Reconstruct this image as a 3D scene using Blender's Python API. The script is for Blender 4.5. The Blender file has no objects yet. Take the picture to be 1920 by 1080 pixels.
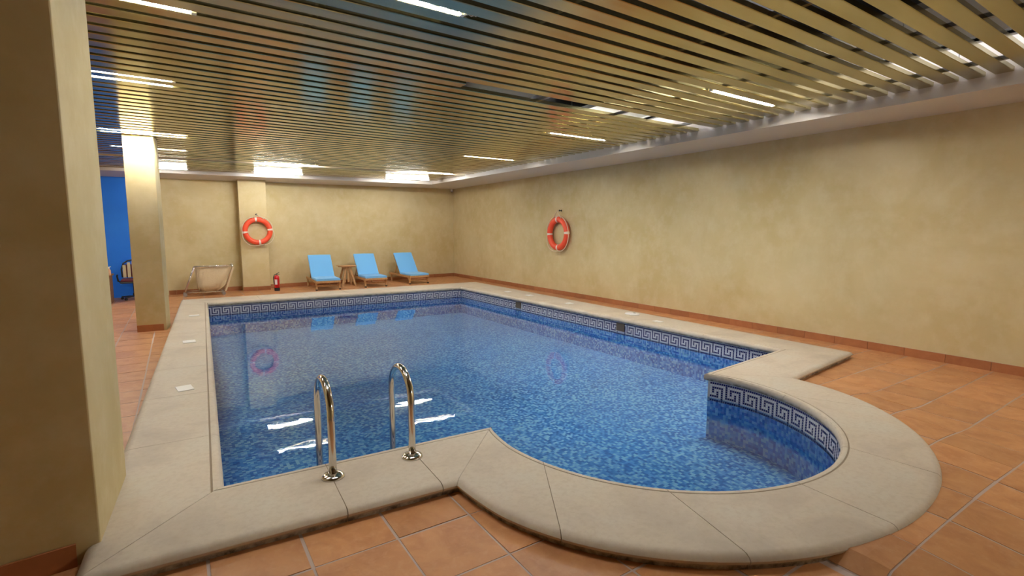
import bpy, bmesh, math, random
from mathutils import Vector, Matrix
random.seed(7)
scn = bpy.context.scene
C = scn.collection

# ------------------------------------------------------------------ camera, world, exposure
cam_d = bpy.data.cameras.new('camera')
cam = bpy.data.objects.new('camera', cam_d)
C.objects.link(cam)
cam_d.sensor_width = 36.0
cam_d.lens = 945.0 / 1920.0 * 36.0
cam_d.clip_start = 0.05
YAW, PIT, ROL = 0.58343767, 0.11216377, 0.00325069
_r = Vector((math.cos(YAW), -math.sin(YAW), 0))
_f = Vector((math.sin(YAW), math.cos(YAW), 0))
_z = Vector((0, 0, 1))
_f2 = _f * math.cos(PIT) - _z * math.sin(PIT)
_u2 = _z * math.cos(PIT) + _f * math.sin(PIT)
_r3 = _r * math.cos(ROL) + _u2 * math.sin(ROL)
_u3 = _u2 * math.cos(ROL) - _r * math.sin(ROL)
mw = Matrix.Identity(4)
for i in range(3):
    mw[i][0] = _r3[i]; mw[i][1] = _u3[i]; mw[i][2] = -_f2[i]
mw[2][3] = 1.4
cam.matrix_world = mw
scn.camera = cam

w = bpy.data.worlds.new('world'); scn.world = w; w.use_nodes = True
w.node_tree.nodes['Background'].inputs[0].default_value = (1.0, 0.93, 0.82, 1)
w.node_tree.nodes['Background'].inputs[1].default_value = 0.02
scn.view_settings.view_transform = 'Standard'
scn.view_settings.look = 'None'
scn.view_settings.gamma = 1.0
scn.view_settings.exposure = 2.1
scn.view_settings.use_curve_mapping = False
TUBE_POWER = 75.0

# ------------------------------------------------------------------ material helpers
def mat(name, col=(0.8, 0.8, 0.8), rough=0.6, metal=0.0, emit=None, estr=0.0):
    m = bpy.data.materials.new(name); m.use_nodes = True
    b = m.node_tree.nodes['Principled BSDF']
    b.inputs['Base Color'].default_value = (*col, 1)
    b.inputs['Roughness'].default_value = rough
    b.inputs['Metallic'].default_value = metal
    if emit:
        b.inputs['Emission Color'].default_value = (*emit, 1)
        b.inputs['Emission Strength'].default_value = estr
    return m

def nd(m, t, **kw):
    n = m.node_tree.nodes.new(t)
    for k, v in kw.items(): setattr(n, k, v)
    return n

def lk(m, a, b): m.node_tree.links.new(a, b)

def ramp(m, fac, stops):
    r = nd(m, 'ShaderNodeValToRGB')
    e = r.color_ramp.elements
    while len(e) < len(stops): e.new(0.5)
    for i, (p, c) in enumerate(stops):
        e[i].position = p; e[i].color = (*c, 1)
    lk(m, fac, r.inputs[0])
    return r.outputs[0]

def noise(m, vec, scale, detail=4, rough=0.55, dist=0.0):
    n = nd(m, 'ShaderNodeTexNoise')
    n.inputs['Scale'].default_value = scale
    n.inputs['Detail'].default_value = detail
    n.inputs['Roughness'].default_value = rough
    n.inputs['Distortion'].default_value = dist
    if vec is not None: lk(m, vec, n.inputs['Vector'])
    return n.outputs[0]

def mixc(m, fac, a, b, mode='MIX'):
    n = nd(m, 'ShaderNodeMix', data_type='RGBA', blend_type=mode)
    if isinstance(fac, float): n.inputs[0].default_value = fac
    else: lk(m, fac, n.inputs[0])
    for i, v in ((6, a), (7, b)):
        if isinstance(v, tuple): n.inputs[i].default_value = (*v, 1)
        else: lk(m, v, n.inputs[i])
    return n.outputs[2]

def bump(m, h, strength=0.2, dist=0.01):
    b = nd(m, 'ShaderNodeBump')
    b.inputs['Strength'].default_value = strength
    b.inputs['Distance'].default_value = dist
    lk(m, h, b.inputs['Height'])
    lk(m, b.outputs[0], m.node_tree.nodes['Principled BSDF'].inputs['Normal'])

def objpos(m, world=True):
    if world:
        g = nd(m, 'ShaderNodeNewGeometry'); return g.outputs['Position']
    t = nd(m, 'ShaderNodeTexCoord'); return t.outputs['Object']

def bsdf(m): return m.node_tree.nodes['Principled BSDF']

# plaster: ochre with sponged patches
def plaster(name, c1, c2, c3, rough=0.75):
    m = mat(name, c1, rough)
    p = objpos(m)
    n1 = noise(m, p, 0.9, 5, 0.6, 0.6)
    n2 = noise(m, p, 4.5, 6, 0.65)
    a = ramp(m, n1, [(0.35, c1), (0.65, c2)])
    f = ramp(m, n2, [(0.45, (0, 0, 0)), (0.75, (0.55, 0.55, 0.55))])
    col = mixc(m, f, a, c3)
    lk(m, col, bsdf(m).inputs['Base Color'])
    bump(m, noise(m, p, 45, 4), 0.12, 0.004)
    return m
M_WALL = plaster('ochre_plaster', (0.55, 0.435, 0.21), (0.64, 0.53, 0.30), (0.70, 0.61, 0.40))
M_BLUE = plaster('blue_plaster', (0.012, 0.19, 0.90), (0.014, 0.21, 0.93), (0.02, 0.22, 0.95))
M_WHITE = mat('white_paint', (0.62, 0.56, 0.50), 0.42)
M_VOID = mat('dark_void_paint', (0.05, 0.05, 0.055), 0.85)
M_PANEL = mat('grey_panel', (0.55, 0.55, 0.55), 0.7)

# terracotta tiles
def terracotta(name, c1, c2, c3, rough=0.42):
    m = mat(name, c1, rough)
    p = objpos(m)
    oi = nd(m, 'ShaderNodeObjectInfo')
    add = nd(m, 'ShaderNodeVectorMath', operation='ADD')
    mul = nd(m, 'ShaderNodeVectorMath', operation='SCALE')
    lk(m, oi.outputs['Random'], mul.inputs['Scale']); mul.inputs[0].default_value = (13, 7, 5)
    lk(m, p, add.inputs[0]); lk(m, mul.outputs[0], add.inputs[1])
    v = add.outputs[0]
    n1 = noise(m, v, 5.0, 5, 0.6, 0.8)
    n2 = noise(m, v, 22, 5, 0.65, 0.4)
    a = ramp(m, n1, [(0.35, c1), (0.62, c2)])
    f = ramp(m, n2, [(0.5, (0, 0, 0)), (0.78, (0.6, 0.6, 0.6))])
    col = mixc(m, f, a, c3)
    hs = nd(m, 'ShaderNodeHueSaturation')
    mr = nd(m, 'ShaderNodeMapRange')
    lk(m, oi.outputs['Random'], mr.inputs[0])
    mr.inputs[3].default_value = 0.88; mr.inputs[4].default_value = 1.10
    lk(m, mr.outputs[0], hs.inputs['Value']); lk(m, col, hs.inputs['Color'])
    lk(m, hs.outputs[0], bsdf(m).inputs['Base Color'])
    bump(m, n2, 0.10, 0.003)
    return m
M_TILE = terracotta('terracotta', (0.46, 0.195, 0.075), (0.57, 0.27, 0.11), (0.62, 0.34, 0.18))
M_SKIRT = terracotta('terracotta_skirting', (0.36, 0.13, 0.05), (0.42, 0.16, 0.06), (0.44, 0.18, 0.075), 0.5)
M_GROUT = mat('pale_grout', (0.50, 0.39, 0.34), 0.85)

# travertine-like coping with dirt low on its outer side
def coping_mat():
    m = mat('cast_stone', (0.6, 0.5, 0.36), 0.6)
    p = objpos(m)
    n1 = noise(m, p, 2.2, 6, 0.6, 0.5)
    n2 = noise(m, p, 30, 5, 0.7)
    a = ramp(m, n1, [(0.3, (0.50, 0.42, 0.33)), (0.5, (0.60, 0.51, 0.40)), (0.7, (0.60, 0.54, 0.44))])
    f = ramp(m, n2, [(0.35, (0.35, 0.35, 0.35)), (0.55, (0, 0, 0))])
    a = mixc(m, f, a, (0.46, 0.36, 0.26))
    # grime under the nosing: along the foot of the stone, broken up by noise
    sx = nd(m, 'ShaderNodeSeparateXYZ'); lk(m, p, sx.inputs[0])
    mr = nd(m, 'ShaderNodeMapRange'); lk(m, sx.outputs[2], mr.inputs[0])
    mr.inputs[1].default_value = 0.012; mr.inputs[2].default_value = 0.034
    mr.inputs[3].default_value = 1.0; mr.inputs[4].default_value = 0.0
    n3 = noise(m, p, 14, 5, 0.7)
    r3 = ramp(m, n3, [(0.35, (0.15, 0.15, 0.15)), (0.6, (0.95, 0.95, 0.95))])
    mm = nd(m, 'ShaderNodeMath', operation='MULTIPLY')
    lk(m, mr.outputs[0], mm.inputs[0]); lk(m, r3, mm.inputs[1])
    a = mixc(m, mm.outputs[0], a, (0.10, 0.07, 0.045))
    lk(m, a, bsdf(m).inputs['Base Color'])
    bump(m, n2, 0.10, 0.003)
    return m
M_COPING = coping_mat()
M_MORTAR = mat('coping_mortar', (0.30, 0.23, 0.16), 0.9)

# mosaic cells from UV (metres)
def mosaic():
    m = mat('blue_mosaic', (0.1, 0.3, 0.7), 0.3)
    uv = nd(m, 'ShaderNodeUVMap')
    sc = nd(m, 'ShaderNodeVectorMath', operation='SCALE'); sc.inputs['Scale'].default_value = 1 / 0.025
    lk(m, uv.outputs[0], sc.inputs[0])
    fl = nd(m, 'ShaderNodeVectorMath', operation='FLOOR'); lk(m, sc.outputs[0], fl.inputs[0])
    wn = nd(m, 'ShaderNodeTexWhiteNoise', noise_dimensions='2D'); lk(m, fl.outputs[0], wn.inputs['Vector'])
    big = noise(m, uv.outputs[0], 1.3, 3)
    ad = nd(m, 'ShaderNodeMath', operation='MULTIPLY_ADD')
    lk(m, big, ad.inputs[0]); ad.inputs[1].default_value = 0.25
    lk(m, wn.outputs[0], ad.inputs[2])
    col = ramp(m, ad.outputs[0], [(0.10, (0.025, 0.15, 0.52)), (0.35, (0.045, 0.25, 0.66)), (0.6, (0.10, 0.36, 0.76)), (0.85, (0.24, 0.55, 0.83)), (1.0, (0.42, 0.72, 0.86))])
    lk(m, col, bsdf(m).inputs['Base Color'])
    return m
M_MOSAIC = mosaic()
M_NAVY = mat('navy_mosaic', (0.012, 0.012, 0.12), 0.25)
M_PEARL = mat('white_mosaic', (0.72, 0.72, 0.76), 0.3)
M_BANDGROUT = mat('band_grout', (0.50, 0.50, 0.54), 0.8)

def water():
    m = bpy.data.materials.new('pool_water'); m.use_nodes = True
    nt = m.node_tree; nt.nodes.clear()
    out = nd(m, 'ShaderNodeOutputMaterial')
    tr = nd(m, 'ShaderNodeBsdfTransparent'); tr.inputs[0].default_value = (0.84, 0.95, 1.0, 1)
    gl = nd(m, 'ShaderNodeBsdfGlossy'); gl.inputs['Roughness'].default_value = 0.015
    fr = nd(m, 'ShaderNodeFresnel'); fr.inputs[0].default_value = 1.45
    bp = nd(m, 'ShaderNodeBump'); bp.inputs['Strength'].default_value = 0.10; bp.inputs['Distance'].default_value = 0.01
    g = nd(m, 'ShaderNodeNewGeometry')
    n = noise(m, g.outputs['Position'], 3.5, 2, 0.45)
    lk(m, n, bp.inputs['Height'])
    lk(m, bp.outputs[0], gl.inputs['Normal']); lk(m, bp.outputs[0], fr.inputs['Normal'])
    mx = nd(m, 'ShaderNodeMixShader')
    lk(m, fr.outputs[0], mx.inputs[0]); lk(m, tr.outputs[0], mx.inputs[1]); lk(m, gl.outputs[0], mx.inputs[2])
    lk(m, mx.outputs[0], out.inputs[0])
    return m
M_WATER = water()

def slat_mat():
    m = mat('gold_anodised_slat', (0.60, 0.43, 0.17), 0.20, 0.92)
    p = objpos(m)
    mp = nd(m, 'ShaderNodeMapping'); mp.inputs['Scale'].default_value = (0.6, 6, 6); lk(m, p, mp.inputs[0])
    n = noise(m, mp.outputs[0], 1.6, 4, 0.6)
    lk(m, ramp(m, n, [(0.3, (0.46, 0.39, 0.18)), (0.7, (0.54, 0.48, 0.27))]), bsdf(m).inputs['Base Color'])
    r = ramp(m, n, [(0.3, (0.13, 0.13, 0.13)), (0.7, (0.20, 0.20, 0.20))])
    lk(m, r, bsdf(m).inputs['Roughness'])
    return m
M_SLAT = slat_mat()
M_STEEL = mat('polished_steel', (0.72, 0.70, 0.67), 0.12, 1.0)
M_GALV = mat('galvanised_steel', (0.45, 0.45, 0.46), 0.45, 0.9)
M_DARK = mat('black_plastic', (0.02, 0.02, 0.022), 0.45)
TUBE_COL = (1.0, 0.985, 0.955)
def tube_mat(k): return mat('fluorescent_tube', (0.95, 0.95, 0.95), 0.4, 0, TUBE_COL, TUBE_POWER * k)
M_TUBES = {k: tube_mat(k) for k in (1.3, 1.0, 0.8, 0.6, 0.35, 0.22)}
M_HOUSE = mat('white_enamel', (0.8, 0.8, 0.8), 0.35)
M_ORANGE = mat('orange_buoy', (0.86, 0.085, 0.03), 0.42)
M_TAPE = mat('pale_reflective_band', (0.78, 0.66, 0.58), 0.4)
M_ROPE = mat('cream_rope', (0.72, 0.60, 0.44), 0.85)
M_RED = mat('red_enamel', (0.60, 0.015, 0.02), 0.3)
M_LABEL = mat('white_label', (0.8, 0.74, 0.72), 0.6)
def wood(name, c1, c2):
    m = mat(name, c1, 0.55); p = objpos(m, False)
    mp = nd(m, 'ShaderNodeMapping'); mp.inputs['Scale'].default_value = (14, 2, 14); lk(m, p, mp.inputs[0])
    lk(m, ramp(m, noise(m, mp.outputs[0], 2.0, 4), [(0.3, c1), (0.7, c2)]), bsdf(m).inputs['Base Color'])
    return m
M_WOOD = wood('teak', (0.42, 0.22, 0.085), (0.58, 0.34, 0.15))
M_DWOOD = wood('brown_wood', (0.22, 0.10, 0.035), (0.30, 0.15, 0.055))
M_CUSH = mat('sky_blue_cushion', (0.17, 0.50, 0.93), 0.75)
bsdf(M_CUSH).inputs['Sheen Weight'].default_value = 0.2
M_CANVAS = mat('beige_canvas', (0.66, 0.53, 0.34), 0.85)
_p = objpos(M_CANVAS); bump(M_CANVAS, noise(M_CANVAS, _p, 9, 4, 0.6, 1.0), 0.5, 0.03)
M_MAROON = mat('maroon_fabric', (0.11, 0.018, 0.03), 0.85)
M_BEIGE = mat('cream_vinyl', (0.66, 0.55, 0.36), 0.5)
M_PLASTIC = mat('white_plastic', (0.80, 0.78, 0.76), 0.4)
M_BROWNHOLE = mat('brown_skimmer_flap', (0.10, 0.07, 0.045), 0.6)

# ------------------------------------------------------------------ mesh helpers
def obj(name, bm, m, parent=None, smooth=False, bev=0.0):
    me = bpy.data.meshes.new(name)
    bmesh.ops.recalc_face_normals(bm, faces=bm.faces)
    bm.to_mesh(me); bm.free()
    for x in (m if isinstance(m, (list, tuple)) else [m]): me.materials.append(x)
    if smooth:
        for p in me.polygons: p.use_smooth = True
    o = bpy.data.objects.new(name, me); C.objects.link(o)
    if parent is not None: o.parent = parent
    if bev:
        b = o.modifiers.new('bevel', 'BEVEL'); b.width = bev; b.segments = 2; b.limit_method = 'ANGLE'
    return o

def empty(name, loc=(0, 0, 0), rz=0.0):
    o = bpy.data.objects.new(name, None); C.objects.link(o)
    o.location = loc; o.rotation_euler = (0, 0, rz); o.empty_display_size = 0.1
    return o

def tag(o, label, cat, group=None):
    o['label'] = label; o['category'] = cat
    if group: o['group'] = group
    return o

def struct(o):
    o['kind'] = 'structure'; return o

def copy_tree(o, parent=None):
    c = o.copy(); C.objects.link(c)
    if parent is not None: c.parent = parent
    for ch in list(o.children): copy_tree(ch, c)
    return c

def box(bm, x0, x1, y0, y1, z0, z1, mtx=None, mi=0):
    vs = [bm.verts.new((x, y, z)) for z in (z0, z1) for y in (y0, y1) for x in (x0, x1)]
    if mtx is not None:
        for v in vs: v.co = mtx @ v.co
    for f in ((0, 2, 3, 1), (4, 5, 7, 6), (0, 1, 5, 4), (2, 6, 7, 3), (0, 4, 6, 2), (1, 3, 7, 5)):
        fc = bm.faces.new([vs[i] for i in f]); fc.material_index = mi
    return bm

def prism(bm, pts, z0, z1, mi=0):
    """vertical prism; z0/z1 numbers or lists"""
    n = len(pts)
    a = [bm.verts.new((p[0], p[1], z0[i] if isinstance(z0, list) else z0)) for i, p in enumerate(pts)]
    b = [bm.verts.new((p[0], p[1], z1[i] if isinstance(z1, list) else z1)) for i, p in enumerate(pts)]
    fs = [bm.faces.new(a), bm.faces.new(b)]
    for i in range(n):
        fs.append(bm.faces.new((a[i], a[(i + 1) % n], b[(i + 1) % n], b[i])))
    for f in fs: f.material_index = mi
    return bm

def tube(bm, pts, r, seg=10, closed=False, cap=True, r2=None):
    pts = [Vector(p) for p in pts]
    n = len(pts); rings = []
    prev = None
    for i, p in enumerate(pts):
        if closed: t = (pts[(i + 1) % n] - pts[i - 1]).normalized()
        else: t = (pts[min(i + 1, n - 1)] - pts[max(i - 1, 0)]).normalized()
        if prev is None:
            a = Vector((0, 0, 1)) if abs(t.z) < 0.9 else Vector((1, 0, 0))
            nx = t.cross(a).normalized()
        else:
            nx = (prev - t * prev.dot(t)).normalized()
        prev = nx
        ny = t.cross(nx)
        rr = r if r2 is None else r + (r2 - r) * i / (n - 1)
        rings.append([bm.verts.new(p + nx * rr * math.cos(2 * math.pi * k / seg) + ny * rr * math.sin(2 * math.pi * k / seg)) for k in range(seg)])
    m = n if closed else n - 1
    for i in range(m):
        A, B = rings[i], rings[(i + 1) % n]
        for k in range(seg):
            bm.faces.new((A[k], A[(k + 1) % seg], B[(k + 1) % seg], B[k]))
    if cap and not closed:
        bm.faces.new(rings[0]); bm.faces.new(rings[-1])
    return bm

def lathe(bm, prof, seg=24, c=(0, 0, 0)):
    rings = []
    for r, z in prof:
        rings.append([bm.verts.new((c[0] + r * math.cos(2 * math.pi * k / seg), c[1] + r * math.sin(2 * math.pi * k / seg), c[2] + z)) for k in range(seg)])
    for A, B in zip(rings, rings[1:]):
        for k in range(seg): bm.faces.new((A[k], A[(k + 1) % seg], B[(k + 1) % seg], B[k]))
    bm.faces.new(rings[0]); bm.faces.new(rings[-1])
    return bm

def bar(bm, a, b, wd, th, up=(0, 0, 1)):
    """rectangular bar from a to b"""
    a = Vector(a); b = Vector(b); t = (b - a).normalized(); up = Vector(up)
    s = t.cross(up)
    if s.length < 1e-4: s = t.cross(Vector((1, 0, 0)))
    s.normalize(); n = s.cross(t).normalized()
    vs = []
    for p in (a, b):
        for i, j in ((-1, -1), (1, -1), (1, 1), (-1, 1)):
            vs.append(bm.verts.new(p + s * wd / 2 * i + n * th / 2 * j))
    for f in ((0, 1, 2, 3), (4, 5, 6, 7), (0, 1, 5, 4), (1, 2, 6, 5), (2, 3, 7, 6), (3, 0, 4, 7)):
        bm.faces.new([vs[i] for i in f])
    return bm

NB = bmesh.new

# ------------------------------------------------------------------ plan geometry
def smooth01(x): x = max(0, min(1, x)); return x * x * (3 - 2 * x)
def arc_in(t):   # angle -> inner lip radius of the round bay
    u = t - 4.7; return 1.2206 - 0.0169 * u + 0.0087 * u * u
def arc_out(t):
    u = t - 4.7; return -0.0632 * u ** 4 + 0.0242 * u ** 3 + 0.158 * u * u - 0.0598 * u + 1.7018
BC = (2.94, 2.52)
def bay_in(t): r = arc_in(t); return (BC[0] + r * math.cos(t), BC[1] + r * math.sin(t))
def bay_out(t): r = arc_out(t); return (BC[0] + r * math.cos(t), BC[1] + r * math.sin(t))
# corners: (inner, outer)
A0 = ((0.126, 2.94), (-0.416, 2.40))
B0 = ((0.391, 10.75), (-0.016, 11.53))
C0 = ((5.577, 10.70), (6.52, 11.60))
D0 = ((5.655, 3.03), (6.231, 2.505))
E0 = ((4.085, 2.885), (4.665, 2.338))
F0 = ((1.728, 2.865), (1.170, 2.300))
def lerp2(p, q, t): return (p[0] + (q[0] - p[0]) * t, p[1] + (q[1] - p[1]) * t)
# segments: list of sample pair functions  s in 0..1 -> (inner, outer)
def seg_line(P, Q): return lambda s: (lerp2(P[0], Q[0], s), lerp2(P[1], Q[1], s))
TI0, TI1 = 6.592, 2.868      # inner angles E -> F (clockwise over the near side)
TO0, TO1 = 6.177, 3.274
def seg_bay(s):
    i = bay_in(TI0 + (TI1 - TI0) * s); o = bay_out(TO0 + (TO1 - TO0) * s)
    k0 = max(0, 1 - s / 0.06); k1 = max(0, 1 - (1 - s) / 0.06)
    if k0 > 0:
        i = lerp2(i, E0[0], k0); o = lerp2(o, E0[1], k0)
    if k1 > 0:
        i = lerp2(i, F0[0], k1); o = lerp2(o, F0[1], k1)
    return i, o
SEGS = [(seg_line(F0, A0), 0.55, 2, 1), (seg_line(A0, B0), 0.44, 8, 1), (seg_line(B0, C0), 0.84, 6, 1),
        (seg_line(C0, D0), 0.66, 8, 1), (seg_line(D0, E0), 0.53, 1, 1), (seg_bay, 0.52, 6, 8)]

def floor_h(x, y):
    """tiles are banked up against the right-hand side of the round bay"""
    dx, dy = x - BC[0], y - BC[1]
    t = math.atan2(dy, dx) % (2 * math.pi)
    d = math.hypot(dx, dy) - (arc_out(t) if 3.2 < t < 6.25 else 1.75)
    return 0.050 * smooth01(1 - max(d, 0) / 0.55) * smooth01((x - 2.22) / 0.10) * smooth01((2.25 - y) / 0.45)

# ------------------------------------------------------------------ floor: grout bed + tiles
def inside_poly(p, poly):
    c = False; n = len(poly); j = n - 1
    for i in range(n):
        a, b = poly[i], poly[j]
        if (a[1] > p[1]) != (b[1] > p[1]) and p[0] < (b[0] - a[0]) * (p[1] - a[1]) / (b[1] - a[1]) + a[0]: c = not c
        j = i
    return c
INN, MID, OUT = [], [], []
for fn, wn, npc, sub in SEGS:
    n = npc * sub if sub > 1 else 12
    for k in range(n):
        i, o = fn(k / n)
        INN.append(i); OUT.append(o); MID.append(lerp2(i, o, 0.45))
bm = NB()
GX0, GX1, GY0, GY1, GS = -3.1, 7.4, -2.6, 14.5, 0.092
nx, ny = int((GX1 - GX0) / GS), int((GY1 - GY0) / GS)
gv = {}
def gvert(i, j):
    if (i, j) not in gv:
        x, y = GX0 + i * GS, GY0 + j * GS
        gv[(i, j)] = bm.verts.new((x, y, floor_h(x, y) - 0.0022))
    return gv[(i, j)]
for i in range(nx):
    for j in range(ny):
        c = (GX0 + (i + .5) * GS, GY0 + (j + .5) * GS)
        if 0.0 < c[0] < 6.3 and 1.0 < c[1] < 11.3 and inside_poly(c, MID): continue
        bm.faces.new((gvert(i, j), gvert(i + 1, j), gvert(i + 1, j + 1), gvert(i, j + 1)))
floor = struct(obj('floor', bm, M_GROUT))

P = 0.368
def tile_mesh(bm, x0, y0, x1, y1, g=0.0045, th=0.012, sub=False):
    g2 = g * random.uniform(0.9, 1.9)
    xs = [x0 + g2, x1 - g2]; ys = [y0 + g2, y1 - g2]
    if sub:
        xs = [xs[0] + (xs[1] - xs[0]) * k / 4 for k in range(5)]; ys = [ys[0] + (ys[1] - ys[0]) * k / 4 for k in range(5)]
    dz = random.uniform(-0.0012, 0.0012)
    top = [[bm.verts.new((x, y, floor_h(x, y) + dz)) for x in xs] for y in ys]
    bot = [[None] * len(xs) for y in ys]
    for a in range(len(ys) - 1):
        for b in range(len(xs) - 1):
            bm.faces.new((top[a][b], top[a][b + 1], top[a + 1][b + 1], top[a + 1][b]))
    rim = [top[0][b] for b in range(len(xs))] + [top[a][-1] for a in range(1, len(ys))] + \
          [top[-1][b] for b in range(len(xs) - 2, -1, -1)] + [top[a][0] for a in range(len(ys) - 2, 0, -1)]
    low = [bm.verts.new((v.co.x, v.co.y, v.co.z - th)) for v in rim]
    n = len(rim)
    for k in range(n): bm.faces.new((rim[k], rim[(k + 1) % n], low[(k + 1) % n], low[k]))

def hidden_by_pool(x0, y0, x1, y1):
    return all(inside_poly(p, OUTIN) for p in ((x0, y0), (x1, y0), (x0, y1), (x1, y1)))
OUTIN = [lerp2(o, i, 0.05) for i, o in zip(INN, OUT)]
def in_floor(x0, y0, x1, y1):
    return x0 > -2.9
individual = []; far = NB()
def wallx(y): return 6.810 + 0.0262 * y
def wally(x): return 13.17 if x < -0.3 else 13.2 + 0.1374 * (x + 0.1)
SEAMX = 2.24
for fieldid in (0, 1):
    ox = 0.76 if fieldid == 0 else 2.60
    oy = 2.088 if fieldid == 0 else 1.84
    # field 0: left of the seam and everything beyond; field 1: right of the seam in the foreground
    for i in range(-11, 20):
        for j in range(-9, 34):
            x0, y0 = ox + i * P, oy + j * P
            x1, y1 = x0 + P, y0 + P
            if fieldid == 0:
                if x0 >= SEAMX and y0 < 2.9: continue
                if x0 < SEAMX < x1 and y0 < 2.9: x1 = SEAMX
            else:
                if x1 <= SEAMX + 0.02 or y0 >= 3.0: continue
                x0 = max(x0, SEAMX)
            if x1 - x0 < 0.05: continue
            if x0 < -2.95 or y0 < -1.2: continue
            xm, ym = (x0 + x1) / 2, (y0 + y1) / 2
            if x0 > wallx(ym) or y0 > wally(xm): continue
            x1 = min(x1, wallx(ym) + 0.01); y1 = min(y1, wally(xm) + 0.05)
            if x1 - x0 < 0.03 or y1 - y0 < 0.03: continue
            if hidden_by_pool(x0, y0, x1, y1): continue
            near = (y0 < 2.9 and y0 > 0.2 and x0 > -0.6) or (xm > 6.1 and y0 < 6.0) or (xm < -0.3 and ym > 3.3 and ym < 12 and xm > -1.3)
            if near:
                b2 = NB(); tile_mesh(b2, x0, y0, x1, y1, sub=(fieldid == 1 and y0 < 2.2))
                obj('floor_tile', b2, M_TILE, floor)
            else:
                tile_mesh(far, x0, y0, x1, y1)
o = obj('floor_tile_field', far, M_TILE, floor); o['kind'] = 'stuff'

# ------------------------------------------------------------------ walls
def wall(name, pts, z0, z1, m):
    return struct(obj(name, prism(NB(), pts, z0, z1), m))
wr = [(wallx(-3.0), -3.0), (wallx(14.35), 14.35), (7.45, 14.35), (7.0, -3.0)]
wall_right = wall('wall_right', wr, -0.02, 3.3, M_WALL)
wb = [(-0.35, 13.17), (-0.1, 13.2), (7.185, 14.2), (7.185, 14.45), (-0.35, 14.45)]
wall_back = wall('wall_back', wb, -0.02, 3.3, M_WALL)
wall('wall_back_blue', [(-3.2, 13.17), (-0.35, 13.17), (-0.35, 14.45), (-3.2, 14.45)], -0.02, 3.3, M_BLUE)
wall_left = wall('wall_left', [(-3.2, -3.0), (-2.9, -3.0), (-2.9, 13.2), (-3.2, 13.2)], -0.02, 3.3, M_WALL)
wall('wall_front', [(-3.2, -3.0), (7.0, -3.0), (7.0, -2.6), (-3.2, -2.6)], -0.02, 3.3, M_WALL)

# pillars belong to the building
def pillar(name, pts, ztop):
    o = struct(obj(name, prism(NB(), pts, -0.02, ztop), M_WALL, bev=0.006)); return o
pil1 = pillar('wall_pillar_near', [(-1.02, 2.585), (-0.352, 2.66), (-0.312, 3.35), (-1.02, 3.33)], 3.15)
pil2 = pillar('wall_pillar_middle', [(-0.543, 8.545), (-0.205, 8.525), (-0.165, 8.93), (-0.543, 8.95)], 3.15)
pil3 = pillar('wall_pillar_back', [(1.195, 13.09), (1.776, 13.11), (1.776, 13.6), (1.21, 13.6)], 2.75)

# skirting tiles
def skirting(parent, a, b, n, h=0.093, th=0.012, z=0.0):
    a = Vector((*a, 0)); b = Vector((*b, 0)); d = (b - a); L = d.length; d.normalize()
    s = Vector((d.y, -d.x, 0))       # points into the room
    for k in range(n):
        p = a + d * (L * k / n + 0.002); q = a + d * (L * (k + 1) / n - 0.002)
        pts = [(p.x, p.y), (q.x, q.y), (q.x + s.x * th, q.y + s.y * th), (p.x + s.x * th, p.y + s.y * th)]
        obj('skirting_tile', prism(NB(), pts, z, h), M_SKIRT, parent)
    # plaster bead left along the top of the skirting
sk = struct(obj('baseboard_right', prism(NB(), [(wallx(-2.5), -2.5), (wallx(-2.5) - .004, -2.5), (wallx(14.19) - .004, 14.19), (wallx(14.19), 14.19)], 0, 0.0935), M_GROUT))
skirting(sk, (wallx(14.19) - .002, 14.19), (wallx(0) - .002, 0.0), 38)
sk = struct(obj('baseboard_back', prism(NB(), [(1.79, 13.455), (7.16, 14.192), (7.16, 14.196), (1.79, 13.459)], 0, 0.0935), M_GROUT))
skirting(sk, (1.79, 13.457), (7.165, 14.194), 15)
skirting(sk, (-0.1, 13.198), (1.195, 13.376), 4)
skirting(sk, (-2.9, 13.168), (-0.1, 13.198), 8)
skirting(pil3, (1.195, 13.088), (1.776, 13.108), 2)
skirting(pil2, (-0.543, 8.543), (-0.235, 8.524), 1)
skirting(pil1, (-1.02, 2.583), (-0.43, 2.650), 2, h=0.098)

# ------------------------------------------------------------------ pool
pool = tag(empty('swimming_pool', (3, 7, 0)), 'indoor swimming pool with blue mosaic, greek key border and round bay', 'swimming pool')
def addp(name, bm, m, **kw):
    o = obj(name, bm, m, None, **kw)
    o.parent = pool; o.matrix_parent_inverse = Matrix.Translation((-3, -7, 0))
    return o
ZW = -0.158; ZB = -0.56
# dense path of the basin wall (behind the overhanging lip)
path = []
for fn, wn, npc, sub in SEGS:
    n = 48 if sub > 1 else 8
    for k in range(n):
        i, o = fn(k / n); path.append(lerp2(i, o, 0.030 / wn))
bm = NB(); uvl = bm.loops.layers.uv.new('UVMap')
L = 0; n = len(path); top = [bm.verts.new((*p, 0.02)) for p in path]; bot = [bm.verts.new((*p, ZB)) for p in path]
acc = [0]
for k in range(n): acc.append(acc[-1] + math.dist(path[k], path[(k + 1) % n]))
for k in range(n):
    f = bm.faces.new((top[k], top[(k + 1) % n], bot[(k + 1) % n], bot[k]))
    for lp, (u, v) in zip(f.loops, ((acc[k], 0.02), (acc[k + 1], 0.02), (acc[k + 1], ZB), (acc[k], ZB))): lp[uvl].uv = (u, v)
fb = bm.faces.new(bot)
for lp in fb.loops: lp[uvl].uv = (lp.vert.co.x, lp.vert.co.y)
bmesh.ops.triangulate(bm, faces=[fb])
addp('basin', bm, M_MOSAIC)
wpts = [lerp2(p, q, 0.0) for p, q in zip(path, path)]
bm = NB(); f = bm.faces.new([bm.verts.new((*p, ZW)) for p in path]); bmesh.ops.triangulate(bm, faces=[f])
wo = addp('water', bm, M_WATER)
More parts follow.
